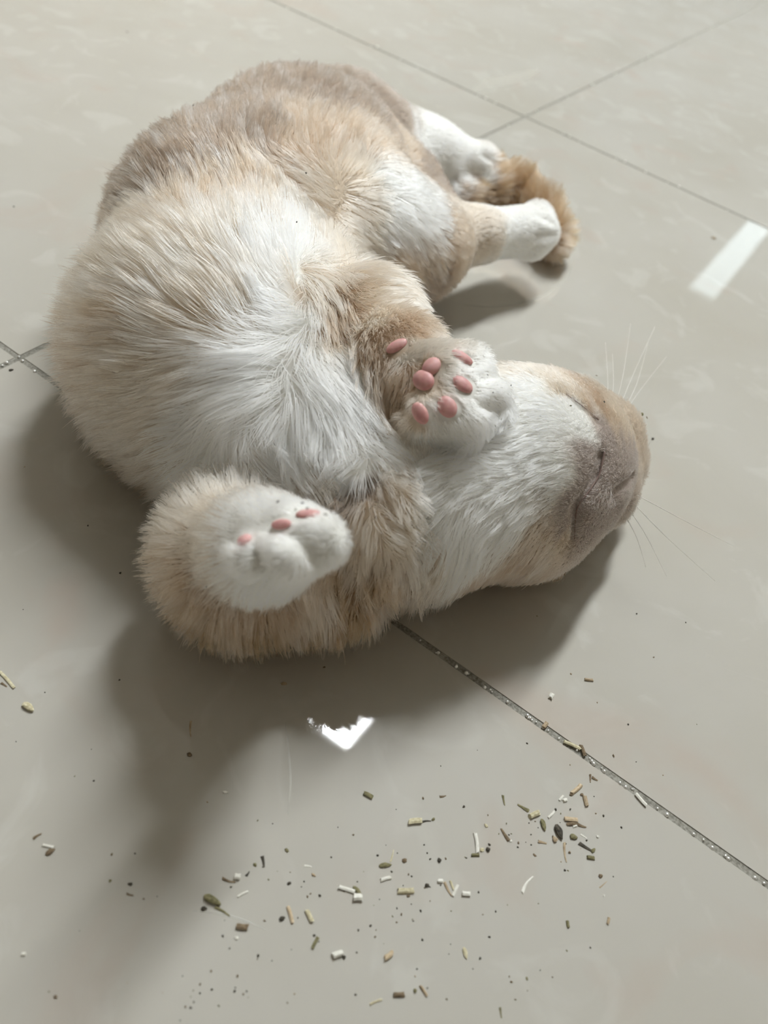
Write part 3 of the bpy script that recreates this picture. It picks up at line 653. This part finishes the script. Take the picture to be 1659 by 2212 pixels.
CR = [
('stem','straw',0,1452,31,1487,6,'long straw stick cut off by the left edge of the photo'),
('twig','brown',3,1476,15,1484,5,'short brown twig lying against the long straw stick at the left edge'),
('bud','straw',50,1520,74,1538,15,'chunky straw husk standing alone below the long straw stick, left edge'),
('twig','tan',412,1558,412,1592,5,'thin upright tan sliver inside the dark shadow below the cat'),
('flake','brown',404,1628,416,1634,12,'brown flake just below the tan sliver in the shadow'),
('flake','tan',604,1476,624,1479,9,'pale tan flake in the darkest shadow under the raised foreleg'),
('flake','white',478,1712,494,1712,7,'small whitish flake at the right rim of the long shadow'),
('stem','olive',786,1714,805,1724,9,'short olive green stick alone on the tile below the bright lamp reflection'),
('twig','brown',72,1812,90,1801,6,'slanted brown twig above the white sliver and bud, far left'),
('stem','white',92,1826,117,1831,6,'white sliver lying over a brown bud, far left'),
('bud','brown',98,1847,120,1834,10,'brown bud under the white sliver, far left'),
('twig','dark',566,1850,570,1873,7,'dark upright twig between the shadow and the crumb field'),
('flake','olive',545,1870,556,1868,9,'olive flake touching the left of the dark upright twig'),
('chunk','white',505,1895,518,1896,12,'white pith cube at the end of a grey-brown twig'),
('twig','brown',481,1897,508,1906,6,'grey-brown twig ending in a white pith cube'),
('twig','dark',531,1893,539,1882,5,'tiny dark stick right of the white pith cube'),
('stem','white',514,1937,536,1926,5,'thin white sliver between the pith cube and the green bud'),
('bud','olive',440,1935,478,1956,15,'largest green bud, lying at the tip of the long shadow'),
('twig','olive',464,1960,496,1979,6,'curved olive stalk trailing from the largest green bud'),
('bud','dark',434,1963,448,1963,8,'black seed just below the largest green bud'),
('stem','brown',511,2002,535,2004,11,'thick dark brown stick below the largest green bud'),
('flake','white',506,2024,516,2029,9,'tiny white husk below the thick dark brown stick'),
('stem','peach',622,1960,632,1995,8,'upright cream splinter with a narrow tail'),
('stem','straw',663,1967,674,1991,10,'upright straw stick right of the cream splinter'),
('bud','dark',603,1987,616,1982,9,'black seed left of the upright cream splinter'),
('stem','olive',675,2049,687,2025,7,'olive straw splinter leaning right below the upright straw stick'),
('chunk','white',720,2066,739,2059,14,'white pith cylinder in the lower middle beside a black seed'),
('bud','dark',740,2070,747,2066,8,'black seed touching the white pith cylinder'),
('stem','white',731,1916,767,1927,9,'long white stem piece ending at the white pith nugget'),
('bud','olive',762,1915,781,1934,9,'olive bud leaning on the long white stem piece'),
('chunk','white',763,1940,781,1940,15,'big white pith nugget below the long white stem piece'),
('flake','dark',618,1911,631,1906,8,'dark flat leaf above the upright cream splinter'),
('twig','white',657,1871,673,1873,4,'fine white splinter above the middle of the crumb field'),
('flake','olive',614,1834,626,1840,9,'green three-cornered leaf bit above the fine white splinter'),
('flake','tan',672,1886,682,1894,8,'tan leaf bit right below the fine white splinter'),
('stem','straw',799,2170,825,2159,5,'slim straw sliver near the bottom edge, centre'),
('chunk','white',48,2062,55,2062,7,'lone white crumb at the lower left'),
('flake','brown',114,2153,126,2154,9,'lone brown flake at the lower left, below the white crumb'),
('flake','dark',275,1909,288,1911,8,'dark leaf bit left of the shadow tip, above a curled one'),
('flake','olive',234,1905,243,1901,7,'olive leaf bit left of the dark pair beside the shadow tip'),
('twig','brown',273,1930,289,1934,5,'curled brown bit under the dark leaf bit beside the shadow tip'),
('stem','straw',883,1776,910,1774,12,'pale ribbed straw piece joined to a black stalk'),
('twig','dark',911,1776,930,1774,5,'black stalk at the right end of the ribbed straw piece'),
('flake','olive',931,1772,941,1768,8,'olive leaf at the tip of the black stalk'),
('twig','brown',950,1721,963,1719,5,'tiny brown twig above the ribbed straw piece'),
('stem','white',1026,1801,1031,1843,8,'long upright white stem left of the main heap'),
('stem','olive',1018,1848,1035,1848,7,'green bit at the foot of the long upright white stem'),
('flake','straw',1036,1838,1046,1834,9,'straw husk right of the foot of the upright white stem'),
('bud','dark',1050,1838,1058,1833,9,'glossy black seed right of the straw husk'),
('twig','olive',1086,1718,1090,1740,6,'upright olive twig at the upper left of the main heap'),
('twig','olive',1142,1752,1118,1738,7,'grey-green forked twig at the upper left of the main heap'),
('stem','straw',1143,1766,1163,1757,12,'ribbed straw piece below the grey-green forked twig'),
('flake','straw',1046,1780,1054,1787,8,'small pale husk above the upright white stem'),
('twig','brown',1099,1816,1083,1791,8,'brown wedge-shaped twig with a pointed tip, left of the heap'),
('flake','white',1099,1818,1107,1816,6,'white crumb at the thick end of the brown wedge-shaped twig'),
('bud','olive',1169,1769,1177,1797,10,'olive pointed bud in the middle of the main heap'),
('stem','white',1184,1767,1197,1753,5,'slanted white splinter in the middle of the main heap'),
('bud','dark',1200,1781,1213,1816,15,'largest dark seed head, centre of the main heap'),
('bud','tan',1193,1815,1204,1813,11,'tan bud left of the largest dark seed head'),
('stem','peach',1234,1714,1254,1697,9,'bright yellow splinter above the main heap'),
('flake','brown',1229,1718,1238,1714,9,'brown tip below the bright yellow splinter'),
('stem','white',1208,1729,1216,1719,5,'small white splinter left of the bright yellow splinter'),
('chunk','white',1216,1731,1223,1728,7,'white bead beside the small white splinter'),
('stem','tan',1262,1720,1267,1742,9,'curved brown husk right of the main heap top'),
('flake','brown',1251,1718,1260,1716,8,'dark brown flake capping the curved brown husk'),
('twig','brown',1275,1673,1275,1691,5,'upright brown twig near the joint, first of a pair'),
('twig','brown',1279,1679,1290,1686,6,'slanted brown twig near the joint, second of a pair'),
('stem','white',1373,1716,1395,1741,9,'bright white stem piece lying against the grout joint'),
('stem','straw',1217,1603,1253,1619,9,'long straw blade lying in the grout joint'),
('stem','brown',1254,1611,1263,1634,9,'brown stick crossing the grout joint at the straw blade'),
('stem','tan',1172,1573,1181,1562,9,'tan husk wedged on the grout joint, above the straw blade'),
('stem','peach',1219,1769,1246,1772,10,'cream split husk on the right of the main heap'),
('bud','brown',1222,1781,1248,1779,8,'dark brown bud under the cream split husk'),
('twig','brown',1247,1780,1265,1787,7,'brown tail right of the cream split husk'),
('stem','white',1237,1787,1246,1784,5,'white crumb under the cream split husk'),
('bud','olive',1230,1806,1247,1811,11,'olive husk below the cream split husk'),
('twig','dark',1250,1821,1281,1840,8,'long black forked twig at the lower right of the heap'),
('bud','olive',1277,1842,1285,1833,7,'olive bud at the end of the long black forked twig'),
('stem','olive',1268,1852,1283,1854,8,'short green stick below the long black forked twig'),
('twig','white',1254,1803,1267,1811,4,'thin white splinter above the long black forked twig'),
('flake','white',1286,1808,1295,1808,8,'pale husk alone at the right end of the heap'),
('twig','tan',1162,1818,1180,1822,7,'tan curled leaf at the lower left of the heap'),
('flake','brown',1149,1844,1159,1850,6,'brown rice-like grain below the main heap'),
('twig','tan',1219,1821,1223,1862,6,'long tan stalk hanging down from the heap'),
('flake','brown',1226,1843,1233,1840,8,'brown crumb right of the long tan stalk'),
('twig','white',1128,1928,1151,1894,6,'two-tone white and brown stalk below the main heap'),
('twig','tan',960,1906,976,1936,7,'tan stalk, left arm of the V-shaped pair'),
('stem','white',978,1935,988,1912,6,'white stalk, right arm of the V-shaped pair'),
('stem','straw',973,1903,980,1922,5,'short straw sliver between the arms of the V-shaped pair'),
('chunk','white',945,1904,957,1904,8,'white crumb at the top left of the V-shaped pair'),
('chunk','white',999,1930,1014,1931,10,'white nugget right of the V-shaped pair'),
('stem','straw',859,1926,893,1925,11,'thick straw stick left of the V-shaped pair'),
('flake','brown',876,1936,888,1934,7,'brown crumb under the thick straw stick'),
('stem','peach',831,2071,847,2059,12,'peach-coloured wood chip at the bottom centre'),
('bud','straw',1001,2046,1008,2073,9,'pale pointed husk right of the peach wood chip'),
('stem','brown',852,2149,873,2148,10,'brown split stick near the bottom edge'),
('bud','olive',893,2142,900,2138,8,'olive seed between the brown and the grey stick at the bottom'),
('stem','tan',907,2129,922,2151,7,'grey-tan stick slanting near the bottom edge'),
('twig','olive',1080,2176,1083,2199,5,'small curved stalk at the bottom edge, right of centre'),
('bud','olive',818,1871,846,1868,10,'olive-brown leaf bud with a hair-thin stalk'),
('twig','straw',843,1862,850,1836,4,'hair-thin straw stalk rising from the olive-brown leaf bud'),
('stem','white',822,1902,843,1896,8,'white splinter below the olive-brown leaf bud'),
('flake','brown',868,1862,879,1856,11,'three-cornered brown leaf above the thick straw stick'),
('bud','dark',945,1860,953,1858,9,'round black seed above the V-shaped pair'),
('bud','dark',918,1916,926,1910,8,'black seed just right of the thick straw stick'),
('flake','olive',1136,2108,1140,2119,6,'narrow olive leaf at the lower right of the crumb field'),
('stem','olive',1225,1990,1227,2003,7,'grey-green stub alone below the heap, right'),
('stem','tan',1312,1996,1315,1982,6,'orange-brown stub, lowest piece at the right'),
('flake','brown',1292,1893,1303,1893,9,'brown bud tip at the right, above the pinkish splinter'),
('twig','tan',1295,1918,1311,1904,3,'pinkish hair-thin splinter at the right of the crumb field'),
('flake','white',1302,1938,1306,1931,5,'tiny white crumb under the pinkish splinter'),
('stem','tan',1262,1468,1280,1470,6,'small tan stick on the tile above the grout joint'),
('chunk','white',1188,1510,1192,1501,10,'bright white bead on the tile above the grout joint'),
('flake','brown',1324,1629,1326,1637,5,'small brown grain right of the grout joint'),
('flake','tan',1534,513,1547,517,7,'small tan flake on the bare tile left of the lamp reflection'),
('bud','dark',19,801,30,799,6,'black grain beside the joint crossing left of the cat'),
('bud','dark',1408,950,1412,947,5,'black grain on the tile just beyond the nose'),
('flake','olive',966,711,976,720,9,'olive leaf bit on the fur above the upper paw'),
]
ON_CAT = {'olive leaf bit on the fur above the upper paw'}
def on_cat(px, py):
    P, ok_ = cast([(px, py)]); return P[0] if ok_[0] else None
for c in CR:
    if c[-1] in ON_CAT: continue
    crumb(*c[:-1], c[-1])
FUR = [('olive',970,716,9,'olive leaf bit caught on the fur above the upper paw'),('dark',1100,855,6,'black grain on the white cheek beside the upper paw'),
 ('olive',1291,815,10,'olive leaf bit at the outer edge of the cheek'),('brown',1278,829,5,'tiny brown grain on the cheek edge beside the olive leaf bit'),
 ('olive',1306,841,6,'olive grain on the cheek edge nearer the muzzle'),('dark',1294,877,7,'black grain on the cheek above the lip line'),
 ('olive',1371,904,10,'olive leaf bit on the muzzle edge'),('brown',1379,910,7,'brown grain next to the leaf bit on the muzzle edge'),
 ('olive',1224,887,6,'pale olive grain on the white throat'),('dark',430,257,6,'black grain on the flank fur at the far side'),
 ('dark',648,397,6,'black grain on the cream thigh'),('dark',626,506,6,'black grain on the grey-white belly'),
 ('dark',611,1106,10,'large black grain on the lower paw'),('brown',632,1087,8,'brown sliver at the upper rim of the lower paw'),
 ('brown',675,1082,8,'second brown sliver at the upper rim of the lower paw'),('olive',643,1118,8,'olive sliver below the middle pad of the lower paw'),
 ('dark',655,1106,8,'dark sliver on the pink pad of the lower paw'),('dark',668,1116,8,'dark sliver under the pink pad of the lower paw'),
 ('olive',700,1126,9,'olive sliver on the bare white side of the lower paw'),('dark',1046,822,5,'black grain on the outer toe of the upper paw'),
 ('dark',1054,850,5,'black grain below the outer toe of the upper paw')]
for col, x, y, s_, lab in FUR:
    P = on_cat(x, y)
    if P is None: continue
    n = grad(P[None])[0]; ln_ = float(idw(P[None], SP, SL[:, None], 3.0)[0, 0])
    off = min(0.45 * ln_, 0.006) + 0.0006
    sc = depth_of(P) / FPX; me = crumb_mesh('flake', s_ * sc * 1.2, s_ * sc * 0.7); me.materials.append(MATS[col])
    o = link(bpy.data.objects.new('leaf_flake', me)); o.location = P + n * off
    o.rotation_euler = Vector(n).to_track_quat('Z', 'Y').to_euler(); tag(o, lab, 'catnip piece')
# the finest crumbs
SPK = []
def scatter(n, cx, cy, sx, sy):
    while n > 0:
        x, y = rng.normal(cx, sx), rng.normal(cy, sy)
        if 5 < x < 1650 and 1440 < y < 2205 and not (x > 840 and y < 1335 + .7 * (x - 840) + 8): SPK.append((x, y)); n -= 1
scatter(34, 1185, 1800, 90, 70); scatter(48, 900, 1910, 190, 75); scatter(28, 640, 1950, 170, 90); scatter(18, 440, 2150, 60, 25)
scatter(22, 1050, 2090, 200, 60); scatter(14, 250, 1850, 170, 200)
SPK += [(53, 1009), (190, 1136), (50, 1317), (260, 1238), (700, 1442), (448, 1733), (97, 1496), (1412, 1420), (1357, 1565), (1505, 1565), (1374, 1646), (1138, 1606),
 (1031, 1621), (952, 1655), (1342, 1788), (1233, 1456), (1290, 1518), (1160, 1331), (1173, 1262), (1432, 1675), (1375, 1326), (1481, 1345), (275, 70), (30, 447)]
protos = [(crumb_mesh('flake', 1, .75), 'dark'), (crumb_mesh('bud', 1, .7), 'dark'), (crumb_mesh('flake', 1, .6), 'olive'), (crumb_mesh('bud', 1, .6), 'brown'), (crumb_mesh('flake', 1, .7), 'tan')]
for me, c in protos: me.materials.append(MATS[c])
for i, (x, y) in enumerate(SPK):
    k = rng.choice(5, p=[.3, .25, .2, .15, .1]); me = protos[k][0]
    o = link(bpy.data.objects.new('crumb', me)); p = at(x, y); o.location = p
    s_ = depth_of(p) / FPX * (rng.uniform(3.5, 7) if y > 1300 else 6); o.scale = (s_, s_, s_); o.rotation_euler = (0, 0, rng.uniform(0, 6.28))
    tag(o, 'speck-sized dark catnip crumb lying loose on the pale tiles', 'crumb', 'specks of catnip scattered over the tiles')
